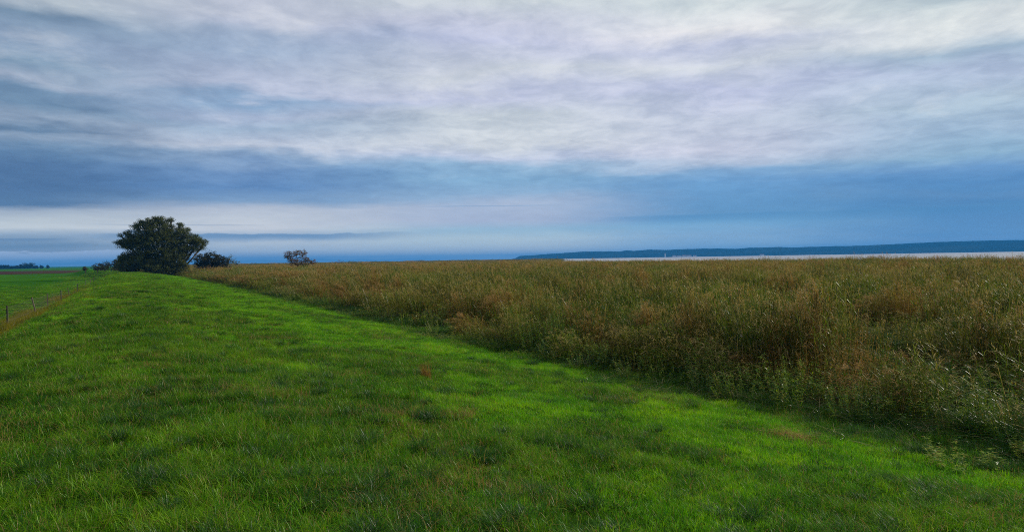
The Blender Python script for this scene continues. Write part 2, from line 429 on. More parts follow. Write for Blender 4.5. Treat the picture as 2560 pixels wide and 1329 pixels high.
na = len(AZ)
for k in range(len(rows)-1):
    for j in range(na-1):
        hf.append((k*na+j, k*na+j+1, (k+1)*na+j+1, (k+1)*na+j))
mt, m = new_mat('wooded_hillside')
nn = m.noise(scaled_pos(m, 0.004, 0.004, 0.03), 1.0, 6, 0.6)
col = m.mix(m.step(nn, 0.42, 0.62), (0.006, 0.016, 0.014, 1), (0.016, 0.026, 0.018, 1))
b = m.node('ShaderNodeBsdfPrincipled', {'Base Color': col, 'Roughness': 1.0, 'Specular IOR Level': 0.0})
m.node('ShaderNodeOutputMaterial', {'Surface': b.outputs[0]})
tag(mesh_obj('hills', hv, hf, mt, smooth=True), kind='structure')

# ------------------------------------------------------------------ haze over the lake
def box_mesh(x0, x1, y0, y1, z0, z1):
    v = [(x, y, z) for z in (z0, z1) for y in (y0, y1) for x in (x0, x1)]
    f = [(0, 2, 3, 1), (4, 5, 7, 6), (0, 1, 5, 4), (2, 6, 7, 3), (0, 4, 6, 2), (1, 3, 7, 5)]
    return v, f
mt, m = new_mat('haze_air')
pv = m.node('ShaderNodeVolumePrincipled', {'Color': (0.045, 0.335, 0.84, 1), 'Density': 1.3e-4, 'Anisotropy': 0.0})
m.node('ShaderNodeOutputMaterial', {'Volume': pv.outputs[0]})
v, f = box_mesh(-14500, 14500, -3500, 16500, -4.0, 112.0)
tag(mesh_obj('haze', v, f, mt), kind='stuff')

# ------------------------------------------------------------------ scattering of uncountable plants
def scatter(name, P, rot, scl, idx, protos, label, cat):
    col_ = bpy.data.collections.new(name + '_kinds')
    for i, o in enumerate(protos):
        o.name = '%s_kind_%02d' % (name, i); col_.objects.link(o)
    me = bpy.data.meshes.new(name)
    me.vertices.add(len(P)); me.vertices.foreach_set('co', np.asarray(P, np.float32).ravel())
    for nm, ty, dat, key in (('rot', 'FLOAT_VECTOR', rot, 'vector'), ('scl', 'FLOAT_VECTOR', scl, 'vector')):
        a = me.attributes.new(nm, ty, 'POINT'); a.data.foreach_set(key, np.asarray(dat, np.float32).ravel())
    a = me.attributes.new('idx', 'INT', 'POINT'); a.data.foreach_set('value', np.asarray(idx, np.int32))
    o = bpy.data.objects.new(name, me); S.collection.objects.link(o)
    ng = bpy.data.node_groups.new(name, 'GeometryNodeTree')
    ng.interface.new_socket('Geometry', in_out='INPUT', socket_type='NodeSocketGeometry')
    ng.interface.new_socket('Geometry', in_out='OUTPUT', socket_type='NodeSocketGeometry')
    N, K = ng.nodes, ng.links
    gi = N.new('NodeGroupInput'); go = N.new('NodeGroupOutput')
    ci = N.new('GeometryNodeCollectionInfo'); ci.inputs['Collection'].default_value = col_
    ci.inputs['Separate Children'].default_value = True; ci.inputs['Reset Children'].default_value = True
    ip = N.new('GeometryNodeInstanceOnPoints'); ip.inputs['Pick Instance'].default_value = True
    def attr(nm, ty):
        q = N.new('GeometryNodeInputNamedAttribute'); q.data_type = ty; q.inputs['Name'].default_value = nm
        return q.outputs[0]
    K.new(gi.outputs[0], ip.inputs['Points']); K.new(ci.outputs[0], ip.inputs['Instance'])
    K.new(attr('idx', 'INT'), ip.inputs['Instance Index'])
    er = N.new('FunctionNodeEulerToRotation'); K.new(attr('rot', 'FLOAT_VECTOR'), er.inputs[0]); K.new(er.outputs[0], ip.inputs['Rotation'])
    K.new(attr('scl', 'FLOAT_VECTOR'), ip.inputs['Scale']); K.new(ip.outputs[0], go.inputs[0])
    md = o.modifiers.new('planting', 'NODES'); md.node_group = ng
    return tag(o, label, cat, kind='stuff')

def sample(g, rings, az=(-28, 78)):
    """points by distance: rings of (r0, r1, per square metre, horizontal scale)"""
    out = []
    for ra, rb, dens, sc in rings:
        area = math.pi*(rb*rb-ra*ra)*(az[1]-az[0])/360
        n = int(area*dens)
        r = np.sqrt(g.uniform(ra*ra, rb*rb, n)); a = np.radians(g.uniform(az[0], az[1], n))
        out.append(np.stack([r*np.sin(a), r*np.cos(a), np.full(n, sc), r], 1))
    return np.concatenate(out)

# --- grass patches (several kinds of turf)
g = np.random.default_rng(11)
M_TURF = foliage_mat('turf_grass', G_DARK, G_MID, G_LIGHT, G_DRY, (0.93, 0.99), 0.5, 0.28, 0.38, 0.05, 0.42, 0.45)
M_ROUGH = foliage_mat('rough_grass', (0.008, 0.048, 0.001, 1), (0.040, 0.155, 0.001, 1), (0.15, 0.29, 0.004, 1), (0.24, 0.15, 0.055, 1), (0.88, 0.98), 0.6, 0.30, 0.32, 0.05, 0.42, 0.5)
M_TUSS = foliage_mat('tussock_grass', (0.005, 0.032, 0.003, 1), (0.014, 0.066, 0.004, 1), (0.035, 0.11, 0.006, 1), (0.2, 0.2, 0.12, 1), (0.92, 1), 2.0, 0, 0.3, 0.08, 0.4)
def turf_kind(seed, n, h, wd, bend, extra=None, mat=M_TURF):
    gg = np.random.default_rng(seed); mb = MB()
    nc = 34; cr_ = 0.34*np.sqrt(gg.random(nc)); ca = gg.random(nc)*6.283
    cc = np.stack([cr_*np.cos(ca), cr_*np.sin(ca)], 1); pick = gg.integers(0, nc, n)
    hc = gg.uniform(0.6, 1.35, nc)[pick]
    off = gg.normal(0, 0.022, (n, 2)); loose = gg.random(n) < 0.3
    bxy = np.where(loose[:, None], gg.uniform(-0.3, 0.3, (n, 2)), cc[pick]+off)
    base = np.concatenate([bxy, np.full((n, 1), -0.03)], 1)
    v, f, a = blades(gg, n, 0.34, h, wd, bend, (-0.12, -0.05), base=base)
    k_ = 7; zz = v[:, 2].reshape(n, k_); v[:, 2] = ((zz+0.03)*hc[:, None]-0.03).ravel()
    tone = gg.random(nc)[pick]; a = np.clip(0.55*a+0.45*np.repeat(tone, k_), 0, 1)
    mb.add(v, f, a)
    if extra:
        v, f, a = blades(gg, *extra); mb.add(v, f, a)
    return mb.build('turf', mat, link=False)
turf = [turf_kind(1, 420, (0.04, 0.09), (0.002, 0.0045), (0.2, 1.0)),
        turf_kind(2, 420, (0.05, 0.12), (0.002, 0.0045), (0.2, 1.2)),
        turf_kind(3, 300, (0.05, 0.10), (0.004, 0.007), (0.3, 1.2), (170, 0.3, (0.03, 0.07), (0.012, 0.022), (0.8, 1.7)), M_ROUGH),
        turf_kind(4, 260, (0.06, 0.14), (0.003, 0.007), (0.3, 1.5), (90, 0.11, (0.09, 0.18), (0.003, 0.006), (0.6, 1.8)), M_ROUGH),
        turf_kind(5, 200, (0.05, 0.12), (0.003, 0.006), (0.3, 1.2), (200, 0.12, (0.09, 0.18), (0.003, 0.006), (0.6, 1.8)), M_ROUGH),
        turf_kind(6, 380, (0.04, 0.10), (0.002, 0.0045), (0.2, 1.3), None, M_ROUGH),
        turf_kind(7, 60, (0.05, 0.1), (0.003, 0.006), (0.3, 1.2), (230, 0.10, (0.09, 0.2), (0.003, 0.006), (0.5, 1.7)), M_TUSS)]
Q = sample(g, [(1.5, 9, 30, 0.9), (9, 20, 20, 1.0), (20, 45, 9, 1.4), (45, 100, 3.2, 2.2), (100, 260, 0.7, 4.5)])
U_ = Q[:, 0]-cx_of(Q[:, 1])
keep = (U_ < edge_u(Q[:, 1])+0.6) & (U_ > -70) & ((g.random(len(Q)) > sstep(80, 175, Q[:, 3])) | (U_ > -12))
Q = Q[keep]; U_ = U_[keep]
rough_ = 0.6*fbm(Q[:, 0]*0.55+5, Q[:, 1]*0.42+8)+0.4*fbm(Q[:, 0]*2.1+5, Q[:, 1]*1.9+1, 2)+0.20*(g.random(len(Q))-0.5)                      # where the turf is tussocky
rough_ = rough_ + 0.11*sstep(5.0, 1.0, U_)*sstep(70, 10, Q[:, 3]) + 0.13*sstep(10.5, 5.0, Q[:, 3]) - 0.13*sstep(2.0, 5.5, U_)*sstep(10.5, 9.3, U_) + 0.10*sstep(9.5, 10.6, U_)  # darker rough grass imitates shade near the eye, lighter turf the sunlit slope
pas = U_ < -6.5
nq = len(Q); r1 = g.random(nq)
idx = np.where(r1 < 0.5, 0, 1)
idx = np.where((rough_ > 0.42) & (g.random(nq) < 0.7), 5, idx)
idx = np.where((rough_ > 0.44) & (r1 > 0.40), 2, idx)
idx = np.where((rough_ > 0.52) & (r1 > 0.35), 3, idx)
idx = np.where((rough_ > 0.62) & (r1 > 0.55), 4, idx)
idx = np.where((g.random(nq) < 0.02+0.10*sstep(0.42, 0.6, rough_)) & (Q[:, 3] < 50), 6, idx)
idx = np.where(pas, np.where(g.random(nq) < 0.75, 5, 0), idx)
hz = (0.75+0.5*g.random(nq))*(0.65+0.9*np.clip(rough_, 0, 1))*np.where(pas, 0.7, 1.0)
hz = hz*(1+0.5*sstep(9, 11, U_))*(1+0.12*(Q[:, 2]-1))
P = np.stack([Q[:, 0], Q[:, 1], height(Q[:, 0], Q[:, 1])], 1)
scl = np.stack([Q[:, 2], Q[:, 2], hz], 1)
rot = np.stack([g.normal(0, 0.06, nq), g.normal(0, 0.06, nq), g.random(nq)*0.9-0.45+np.where(g.random(nq) < 0.5, math.pi, 0)], 1)
scatter('grass', P, rot, scl, idx, turf, 'short green grass covering the dike and the pasture beside it', 'grass')

# --- dry grass along the foot of the fence
M_DRYG = foliage_mat('dry_fence_grass', (0.04, 0.07, 0.003, 1), (0.11, 0.115, 0.005, 1), (0.21, 0.17, 0.010, 1), (0.30, 0.20, 0.03, 1), (0.75, 0.98), 0.4, 0.0, 0.4, 0.04)
dk_ = []
for sd_ in (21, 22, 23):
    gg = np.random.default_rng(sd_); mb = MB()
    v, f, a = blades(gg, 130, 0.35, (0.15, 0.5), (0.004, 0.008), (0.2, 0.8), (-0.1, 0)); mb.add(v, f, a)
    dk_.append(mb.build('dry', M_DRYG, link=False))
n = 2600
yy_ = g.uniform(26, 150, n)**1.0
uu = g.normal(-4.9, 0.8, n) + 0.6*sstep(52, 32, yy_)
k = (fbm(yy_*0.16+3, uu*0.4) + 0.22*np.exp(-((yy_-50)/16)**2) + 0.16*(g.random(n)-0.5) > 0.60)
yy_, uu = yy_[k], uu[k]
P = np.stack([uu, yy_, height(uu, yy_)], 1); n = len(P)
scatter('dry_grass', P, np.stack([g.normal(0, .1, n), g.normal(0, .1, n), g.random(n)*6.28], 1),
        np.stack([1.0+0*uu, 1+0*uu, g.uniform(0.6, 1.25, n)], 1), g.integers(0, 3, n), dk_, 'tall ochre dry grass growing along the foot of the wire fence', 'dry grass')

# ------------------------------------------------------------------ reed bed
M_REED = foliage_mat('reed_leaf', (0.018, 0.042, 0.005, 1), (0.058, 0.105, 0.006, 1), (0.17, 0.21, 0.012, 1), (0.34, 0.25, 0.10, 1), (0.78, 0.97), 0.10, 0.25, 0.24, 0.075, 0.35, 0.09)
M_REEDB = foliage_mat('brown_reed', (0.030, 0.030, 0.006, 1), (0.080, 0.084, 0.009, 1), (0.20, 0.185, 0.020, 1), (0.32, 0.235, 0.075, 1), (0.65, 0.98), 0.12, 0.2, 0.24, 0.05, 0.40, 0.09)
M_RUST = foliage_mat('rust_reed', (0.045, 0.028, 0.007, 1), (0.13, 0.075, 0.014, 1), (0.24, 0.13, 0.025, 1), (0.34, 0.20, 0.07, 1), (0.65, 0.98), 0.15, 0.2, 0.24, 0.05, 0.40, 0.1)
M_HERB = foliage_mat('herb_leaf', (0.016, 0.055, 0.004, 1), (0.060, 0.14, 0.006, 1), (0.19, 0.25, 0.010, 1), (0.30, 0.20, 0.04, 1), (0.86, 0.97), 0.2, 0.2, 0.35, 0.12, 0.4, 0.2)
M_SEDGE = foliage_mat('sedge_leaf', (0.008, 0.036, 0.006, 1), (0.022, 0.085, 0.008, 1), (0.06, 0.14, 0.010, 1), (0.28, 0.22, 0.12, 1), (0.88, 0.98), 0.5, 0.1, 0.3, 0.06, 0.25, 0.3)
def leaf_on(gg, base, n_per, L, wd, up, out_bend, segs=4):
    """arching leaves leaving given stem points"""
    n = len(base)*n_per; B = np.repeat(base, n_per, 0)
    d = gg.random(n)*2*math.pi; ln = gg.uniform(L[0], L[1], n); ww = gg.uniform(wd[0], wd[1], n)
    el = gg.uniform(up[0], up[1], n); ob = gg.uniform(out_bend[0], out_bend[1], n)
    V = np.zeros((n, 2*segs+1, 3)); hx, hy = np.cos(d), np.sin(d)
    hx = hx-0.35; nn_ = np.hypot(hx, hy)+1e-6; hx, hy = hx/nn_, hy/nn_
    for i in range(segs+1):
        t = i/segs
        r_ = ln*(t*np.cos(el)); z_ = ln*(t*np.sin(el) - ob*t*t)
        cx, cy, cz = B[:, 0]+hx*r_, B[:, 1]+hy*r_, B[:, 2]+z_
        if i < segs:
            hw = ww*0.5*(0.5+1.2*t if t < 0.35 else 0.92*(1-(t-0.35)/0.8))
            V[:, 2*i] = np.stack([cx-hy*hw, cy+hx*hw, cz], 1); V[:, 2*i+1] = np.stack([cx+hy*hw, cy-hx*hw, cz+hw*0.3], 1)
        else: V[:, 2*i] = np.stack([cx, cy, cz], 1)
    k = 2*segs+1
    f = [(2*i, 2*i+1, 2*i+3, 2*i+2) for i in range(segs-1)] + [(2*segs-2, 2*segs-1, 2*segs)]
    return V.reshape(-1, 3), [tuple(q+j*k for q in fc) for j in range(n) for fc in f], np.repeat(gg.random(n), k)
def reed_kind(seed, ns, h, mat, leaves, L, plumes, lean=(-0.12, -0.03)):
    gg = np.random.default_rng(seed); mb = MB()
    r = 0.55*np.sqrt(gg.random(ns)); a = gg.random(ns)*6.283
    B = np.stack([r*np.cos(a), r*np.sin(a), np.zeros(ns)], 1)
    H = gg.uniform(h[0], h[1], ns)
    lx = lean[0]+gg.normal(0, 0.09, ns); ly = lean[1]+gg.normal(0, 0.09, ns)
    vs, fs, av = [], [], []
    for i in range(ns):
        wv_ = 0.006; q = gg.random()*3.14; cxw, cyw = math.cos(q)*wv_/2, math.sin(q)*wv_/2
        v_ = []
        for t in (0, 0.5, 1.0):
            px_, py_, pz_ = B[i, 0]+lx[i]*H[i]*t*t, B[i, 1]+ly[i]*H[i]*t*t, H[i]*t
            v_ += [(px_-cxw, py_-cyw, pz_), (px_+cxw, py_+cyw, pz_)]
        mb.add(v_, [(0, 1, 3, 2), (2, 3, 5, 4)], np.full(6, gg.random()))
    pts = []
    for i in range(ns):
        for t in gg.uniform(0.3, 0.98, leaves):
            pts.append((B[i, 0]+lx[i]*H[i]*t*t, B[i, 1]+ly[i]*H[i]*t*t, H[i]*t))
    v, f, a = leaf_on(gg, np.array(pts), 1, L, (0.010, 0.022), (0.5, 1.2), (0.2, 0.9)); mb.add(v, f, a)
    for i in range(ns):
        if gg.random() < plumes:
            top = np.array([B[i, 0]+lx[i]*H[i], B[i, 1]+ly[i]*H[i], H[i]-0.03])
            c = np.repeat(top[None], 9, 0) + gg.normal(0, 0.012, (9, 3)) + np.linspace(0, 0.14, 9)[:, None]*np.array([-0.2, 0, 1])
            v, f, a = leaf_on(gg, c, 1, (0.07, 0.16), (0.012, 0.022), (0.4, 1.3), (0.3, 0.9), 2)
            mb.add(v, f, np.full(len(v), 0.27+0.0*gg.random()))
    return mb.build('reed', mat, link=False)
def herb_kind(seed, ns, h, mat, nl, lsize):
    gg = np.random.default_rng(seed); mb = MB()
    r = 0.45*np.sqrt(gg.random(ns)); a = gg.random(ns)*6.283
    H = gg.uniform(h[0], h[1], ns)
    pts = []
    for i in range(ns):
        bx, by = r[i]*math.cos(a[i]), r[i]*math.sin(a[i]); tx, ty = bx*1.5+gg.normal(0, .08), by*1.5+gg.normal(0, .08)
        mb.add([(bx-.003, by, 0), (bx+.003, by, 0), (tx+.002, ty, H[i]), (tx-.002, ty, H[i])], [(0, 1, 2, 3)], np.full(4, gg.random()))
        for t in gg.uniform(0.25, 1.0, nl):
            pts.append((bx+(tx-bx)*t, by+(ty-by)*t, H[i]*t))
    v, f, a = leaf_on(gg, np.array(pts), 1, lsize, (0.012, 0.026), (0.0, 1.1), (0.0, 0.6), 2); mb.add(v, f, a)
    return mb.build('herb', mat, link=False)
def sedge_kind(seed, n_, h, mat, R=0.3):
    gg = np.random.default_rng(seed); mb = MB()
    v, f, a = blades(gg, n_, R, h, (0.006, 0.013), (0.4, 1.5), (-0.25, -0.1), 5, flop=0.42); mb.add(v, f, a)
    return mb.build('sedge', mat, link=False)
kinds = [reed_kind(31, 24, (1.3, 1.9), M_REED, 8, (0.25, 0.5), 0.12), reed_kind(32, 26, (1.2, 1.8), M_REED, 9, (0.22, 0.5), 0.1),
         reed_kind(33, 30, (1.3, 1.95), M_REEDB, 6, (0.2, 0.42), 0.5), reed_kind(34, 28, (1.2, 1.85), M_REEDB, 6, (0.2, 0.4), 0.45),
         herb_kind(35, 22, (0.9, 1.5), M_HERB, 26, (0.06, 0.15)), herb_kind(36, 24, (0.7, 1.2), M_HERB, 22, (0.05, 0.12)),
         herb_kind(37, 22, (0.9, 1.5), M_REEDB, 24, (0.04, 0.10)),
         sedge_kind(38, 230, (0.45, 0.95), M_SEDGE, 0.35), sedge_kind(39, 240, (0.3, 0.65), M_SEDGE, 0.35),
         reed_kind(40, 28, (1.2, 1.85), M_RUST, 7, (0.2, 0.42), 0.5), herb_kind(41, 24, (0.8, 1.4), M_RUST, 26, (0.05, 0.12))]
g = np.random.default_rng(12)
Q = sample(g, [(3, 12, 9.0, 0.9), (12, 30, 6.0, 1.0), (30, 80, 2.6, 1.35), (80, 200, 0.75, 2.4), (200, 600, 0.10, 5.5), (600, 1800, 0.006, 16.0)], (-14, 82))
U_ = Q[:, 0]-cx_of(Q[:, 1]); into = U_-edge_u(Q[:, 1])
keep = ((into > -0.3) | ((into > -1.9) & (g.random(len(Q)) < 0.05+0.55*sstep(0.48, 0.62, fbm(Q[:, 0]*0.55+2, Q[:, 1]*0.55, 2))*sstep(-1.9, -0.3, into)) & (Q[:, 3] < 60))) & (Q[:, 0] < shore_x(Q[:, 1])-0.5) & ~((into < 0.8*Q[:, 2]) & (Q[:, 3] > 80) & (g.random(len(Q)) < 0.5))
hole = fbm(Q[:, 0]*0.42+40, Q[:, 1]*0.42+2, 3)
fineh = fbm(Q[:, 0]*1.15+7, Q[:, 1]*1.15+31, 2)
keep &= ~((fineh < 0.25) & (Q[:, 3] < 40) & (into > 1.5))
keep &= ~((hole < 0.365) & (Q[:, 3] < 60) & (into > 1.0))
Q, U_, into, hole = Q[keep], U_[keep], into[keep], hole[keep]
nq = len(Q); r1 = g.random(nq)
zone = fbm(Q[:, 0]*0.10+3, Q[:, 1]*0.075+11, 3); zone2 = fbm(Q[:, 0]*0.3+13, Q[:, 1]*0.3+1, 2)
far_ = sstep(35, 110, Q[:, 3])
pb = np.clip(0.13+3.0*(zone-0.5)+0.17*far_-0.40*sstep(6.5, 1.5, into)*sstep(16, 30, Q[:, 1]), 0.03, 0.8)             # share of brown plants
idx = np.where(r1 < pb, np.where(g.random(nq) < 0.5, 2, 3), np.where(g.random(nq) < 0.5, 0, 1))
herb = (zone2 > 0.38) & (g.random(nq) < 0.62) & (Q[:, 3] < 110)
idx = np.where(herb, np.where(r1 < pb, 6, np.where(g.random(nq) < 0.5, 4, 5)), idx)
ys_ = Q[:, 1]
rustz = fbm(Q[:, 0]*0.14+23, Q[:, 1]*0.10+41, 3)
pr = 0.85*sstep(0.50, 0.62, rustz) + 0.55*sstep(7, 3.5, into)*sstep(1.0, 2.2, into)*sstep(26, 18, ys_)*sstep(6, 10, ys_) + 0.35*sstep(60, 140, Q[:, 3])
rust = g.random(nq) < np.clip(pr, 0, 0.85)*0.52
idx = np.where(rust, np.where(g.random(nq) < 0.6, 9, 10), idx)
low = into < 0.2 + 1.5*g.random(nq)**1.5 + 1.2*sstep(25, 45, Q[:, 1])*g.random(nq)
idx = np.where(low & (Q[:, 3] < 100), np.where(g.random(nq) < 0.75, np.where(into < 0.4, 8, 7), 5), idx)
hz = (0.82+0.3*g.random(nq))*np.where(Q[:, 1] > 22, 0.58+0.42*sstep(0.0, 5.0, into), 0.66+0.34*sstep(0.0, 3.0, into))*(0.50+0.38*sstep(0.40, 0.50, fbm(Q[:, 0]*0.40, Q[:, 1]*0.34, 3))+0.34*np.clip((fbm(Q[:, 0]*0.9+9, Q[:, 1]*0.9, 2)-0.25)/0.5, 0, 1))
along = Q[:, 0]*math.sin(TH)+Q[:, 1]*math.cos(TH); across = Q[:, 0]*math.cos(TH)-Q[:, 1]*math.sin(TH)
hol2 = fbm(across*0.34+3, along*0.16+14, 3)
deep = (hol2 < 0.43) & (into > 1.2) & (Q[:, 3] < 75)
hz = hz*np.where(deep, 0.42, 1.0)*np.where((hol2 > 0.43) & (hol2 < 0.52) & (Q[:, 3] < 75), 1.12, 1.0)
idx = np.where(deep & (g.random(nq) < 0.5), 8, idx)
hz = np.where(Q[:, 3] > 200, 0.86+0.16*g.random(nq), hz)
hz = np.where((Q[:, 3] > 60) & (g.random(nq) < 0.10), hz*1.18, hz)
hz = hz*np.where(hole < 0.41, 0.7, 1.0)*np.where(into < -0.3, 0.62, 1.0)
P = np.stack([Q[:, 0], Q[:, 1], height(Q[:, 0], Q[:, 1])], 1)
rot = np.stack([g.normal(0, 0.07, nq), g.normal(0, 0.07, nq), g.random(nq)*1.6-0.8], 1)
scatter('reeds', P, rot, np.stack([Q[:, 2], Q[:, 2], hz], 1), idx, kinds, 'wide bed of green and brown reeds and weeds between dike and lake', 'reed bed')
print('reed instances', nq)

# ------------------------------------------------------------------ trees and bushes
M_BARK = simple_mat('bark', (0.045, 0.035, 0.026, 1), (0.10, 0.085, 0.065, 1), 3.0, 0.95, 0.1, (1, 1, 0.2), 0.5)
M_WILLOW = foliage_mat('willow_leaf', (0.014, 0.022, 0.005, 1), (0.036, 0.052, 0.010, 1), (0.11, 0.125, 0.024, 1), (0.09, 0.06, 0.02, 1), (0.9, 1.0), 0.22, 0.1, 0.25, 0.05, 0.5)
M_DARKB = foliage_mat('dark_bush_leaf', (0.012, 0.016, 0.005, 1), (0.030, 0.032, 0.010, 1), (0.065, 0.06, 0.018, 1), (0.05, 0.03, 0.02, 1), (0.9, 1.0), 0.3, 0.1, 0.2, 0.05, 0.5)
M_PALEB = foliage_mat('pale_bush_leaf', (0.04, 0.06, 0.02, 1), (0.08, 0.10, 0.03, 1), (0.13, 0.14, 0.05, 1), (0.2, 0.15, 0.06, 1), (0.9, 1.0), 0.3, 0.1, 0.3, 0.05, 0.5)
M_HAW = foliage_mat('hawthorn_leaf', (0.03, 0.03, 0.010, 1), (0.07, 0.06, 0.018, 1), (0.15, 0.11, 0.03, 1), (0.30, 0.12, 0.05, 1), (0.6, 0.9), 0.5, 0.1, 0.3, 0.05, 0.5)
M_FARTREE = foliage_mat('far_tree_leaf', (0.010, 0.016, 0.010, 1), (0.02, 0.028, 0.014, 1), (0.03, 0.04, 0.02, 1), (0.05, 0.04, 0.02, 1), (0.95, 1.0), 0.02, 0.0, 0.2, 0.0, 0.5)
def leaf_cloud(gg, centers, rr, per, size):
    n = len(centers)*per
    C = np.repeat(centers, per, 0); RR = np.repeat(rr, per)
    d = gg.normal(0, 1, (n, 3)); d /= np.linalg.norm(d, axis=1)[:, None]
    p = C + d*(RR*gg.random(n)**0.45)[:, None]*np.array([1, 1, 0.75])
    a = gg.normal(0, 1, (n, 3)); a /= np.linalg.norm(a, axis=1)[:, None]
    b_ = np.cross(a, gg.normal(0, 1, (n, 3))); b_ /= np.linalg.norm(b_, axis=1)[:, None]
    s = gg.uniform(size[0], size[1], n)[:, None]
    V = np.stack([p-a*s, p+b_*s*0.45, p+a*s, p-b_*s*0.45], 1).reshape(-1, 3)
    f = [(4*i, 4*i+1, 4*i+2, 4*i+3) for i in range(n)]
    return V, f, np.repeat(gg.random(n), 4)
def tree(name, base, lobes, mat, seed, label, cat, group=None, per=34, leaf=(0.10, 0.2), clump=(0.35, 0.8), dens=1.0, trunk_r=0.35, stems=1, bark=M_BARK):
    """trunk and limbs reaching into every lobe of the crown; leaf clumps sit round the ends of the boughs"""
    gg = np.random.default_rng(seed)
    root = empty(name, base); tag(root, label, cat, group)
    cs, rs = [], []; tb = MB(); lb = MB()
    hub = np.array([0, 0, max(0.3, min(l[2] for l in lobes)*0.6)])
    for s_ in range(stems):
        o_ = np.array([gg.normal(0, trunk_r*(1.2 if stems > 1 else 0.0)), gg.normal(0, trunk_r*(1.2 if stems > 1 else 0)), -0.3])
        tube(tb, [o_, o_*0.8+hub*0.4, hub*1.0 + np.array([0, 0, 0.4])], [trunk_r*1.25/stems**.5, trunk_r/stems**.5, trunk_r*0.75/stems**.5], 8)
    for (lx, ly, lz, rx, ry, rz) in lobes:
        L0 = np.array([lx, ly, lz]); mid = hub + (L0-hub)*0.5 + gg.normal(0, 0.12*rx, 3) + np.array([0, 0, -0.08*np.linalg.norm(L0-hub)])
        tube(lb, [hub, mid, L0], [trunk_r*0.5, trunk_r*0.33, trunk_r*0.15], 6)
        nc = max(4, int(dens*9*(rx*ry*rz)**0.67/np.mean(clump)**1.2))
        d = gg.normal(0, 1, (nc, 3)); d /= np.linalg.norm(d, axis=1)[:, None]
        rr_ = gg.random(nc)**0.33*gg.uniform(0.82, 1.16, nc)*np.where(gg.random(nc) < 0.12, 1.18, 1.0)
        c = L0 + d*rr_[:, None]*np.array([rx, ry, rz])
        c[:, 2] = np.maximum(c[:, 2], 0.15)
        cs.append(c); rs.append(gg.uniform(clump[0], clump[1], nc))
        for q in c[::max(1, nc//14)]:
            m_ = L0*0.55+q*0.45 + gg.normal(0, 0.1, 3)
            tube(lb, [mid*0.3+L0*0.7, m_, q], [trunk_r*0.13, trunk_r*0.08, trunk_r*0.03], 4)
    C = np.concatenate(cs); R2 = np.concatenate(rs)
    v, f, a = leaf_cloud(gg, C, R2, per, leaf)
    tb.build('trunk', bark, root, True); lb.build('limb', bark, root, True)
    cb = MB(); cb.add(v, f, a); cb.build('crown', mat, root)
    return root
def lobes_from_px(base, Yw, rows):
    """crown lobes given as (px, py, half width px, half height px, depth m, depth offset) turned into metres at the tree's place"""
    out = []
    kx = 1850/Yw/math.cos(TH)**2; kz = 1850/(Yw*math.cos(TH))
    for px, py, hw, hh, dp, off in rows:
        d = fwd*F + cr*(px-1280) - cu*(py-664.5); q = d*(Yw/d[1]) + np.array([0, 0, EYE])
        out.append((q[0]-base[0], off, q[2]-base[2], hw/kx, dp, hh/kz))
    return out
TB = (8.6, 190.0); tb_ = (TB[0], TB[1], float(height(*TB)))
big = lobes_from_px(tb_, 190, [
    (395, 578, 46, 30, 4.0, 0), (360, 592, 32, 30, 3.5, 0.5), (430, 590, 34, 30, 3.5, 0), (322, 600, 17, 12, 2.0, 0), (303, 606, 11, 6, 1.2, 0.3), (322, 584, 12, 8, 1.5, 0),
    (465, 612, 30, 22, 3.2, 0), (497, 606, 19, 12, 2.2, 0), (484, 622, 16, 8, 1.6, 0), (400, 620, 62, 38, 5.0, 0), (355, 645, 46, 34, 4.5, 0.5), (430, 648, 42, 38, 4.5, 0),
    (330, 655, 34, 20, 3.5, 1), (455, 583, 26, 17, 2.6, 0), (482, 597, 24, 13, 2.4, 0), (456, 634, 22, 18, 2.6, 0), (318, 612, 20, 12, 2, 0), (338, 604, 24, 18, 2.5, 0), (306, 664, 16, 14, 2, 1), (318, 680, 22, 10, 2, 1), (375, 560, 26, 14, 2, 0), (294, 606, 8, 4, 0.8, 0), (511, 605, 9, 5, 1, 0), (506, 618, 8, 5, 1, 0), (427, 549, 10, 5, 1, 0), (449, 563, 11, 6, 1.2, 0), (302, 588, 7, 4, 0.8, 0), (352, 556, 9, 6, 1, 0), (300, 646, 8, 5, 1, 0), (388, 545, 10, 4, 1, 0), (395, 668, 62, 24, 5.0, 0), (452, 672, 22, 20, 2.5, -1), (312, 640, 14, 9, 1.5, 0), (340, 565, 14, 8, 1.5, 0), (405, 552, 22, 9, 1.8, 0)])
tree('willow_tree', tb_, big, M_WILLOW, 41, 'big dark willow tree with a broad crown down to the ground at the dike', 'tree', per=64, leaf=(0.06, 0.13), clump=(0.35, 0.9), dens=1.45, trunk_r=0.5)
b2 = at_ground(536, 690, 0.1); b2 = (float(b2[0])+0.5, float(b2[1])+22, 0.1); b2y = b2[1]
sh = lobes_from_px(b2, b2y, [(505, 650, 24, 18, 2.5, 0), (530, 648, 30, 19, 2.8, 0), (552, 655, 24, 18, 2.4, 0), (520, 670, 40, 16, 3.0, 0), (548, 670, 30, 14, 2.6, 0)])
tree('dark_shrub', b2, sh, M_DARKB, 42, 'dark rounded shrub standing in the reeds just beside the big willow', 'shrub', per=30, leaf=(0.08, 0.18), clump=(0.3, 0.7), dens=1.3, trunk_r=0.2, stems=3)
b3 = (float(at_ground(575, 685, 0.1)[0])+7.5, b2y+22, 0.1)
sh = lobes_from_px(b3, b3[1], [(577, 650, 15, 14, 1.8, 0), (590, 658, 10, 10, 1.4, 0), (572, 668, 18, 12, 2.0, 0)])
tree('pale_shrub', b3, sh, M_PALEB, 43, 'small pale loose shrub at the reed side of the dark rounded shrub', 'shrub', per=14, leaf=(0.07, 0.14), clump=(0.3, 0.7), dens=0.7, trunk_r=0.12, stems=3)
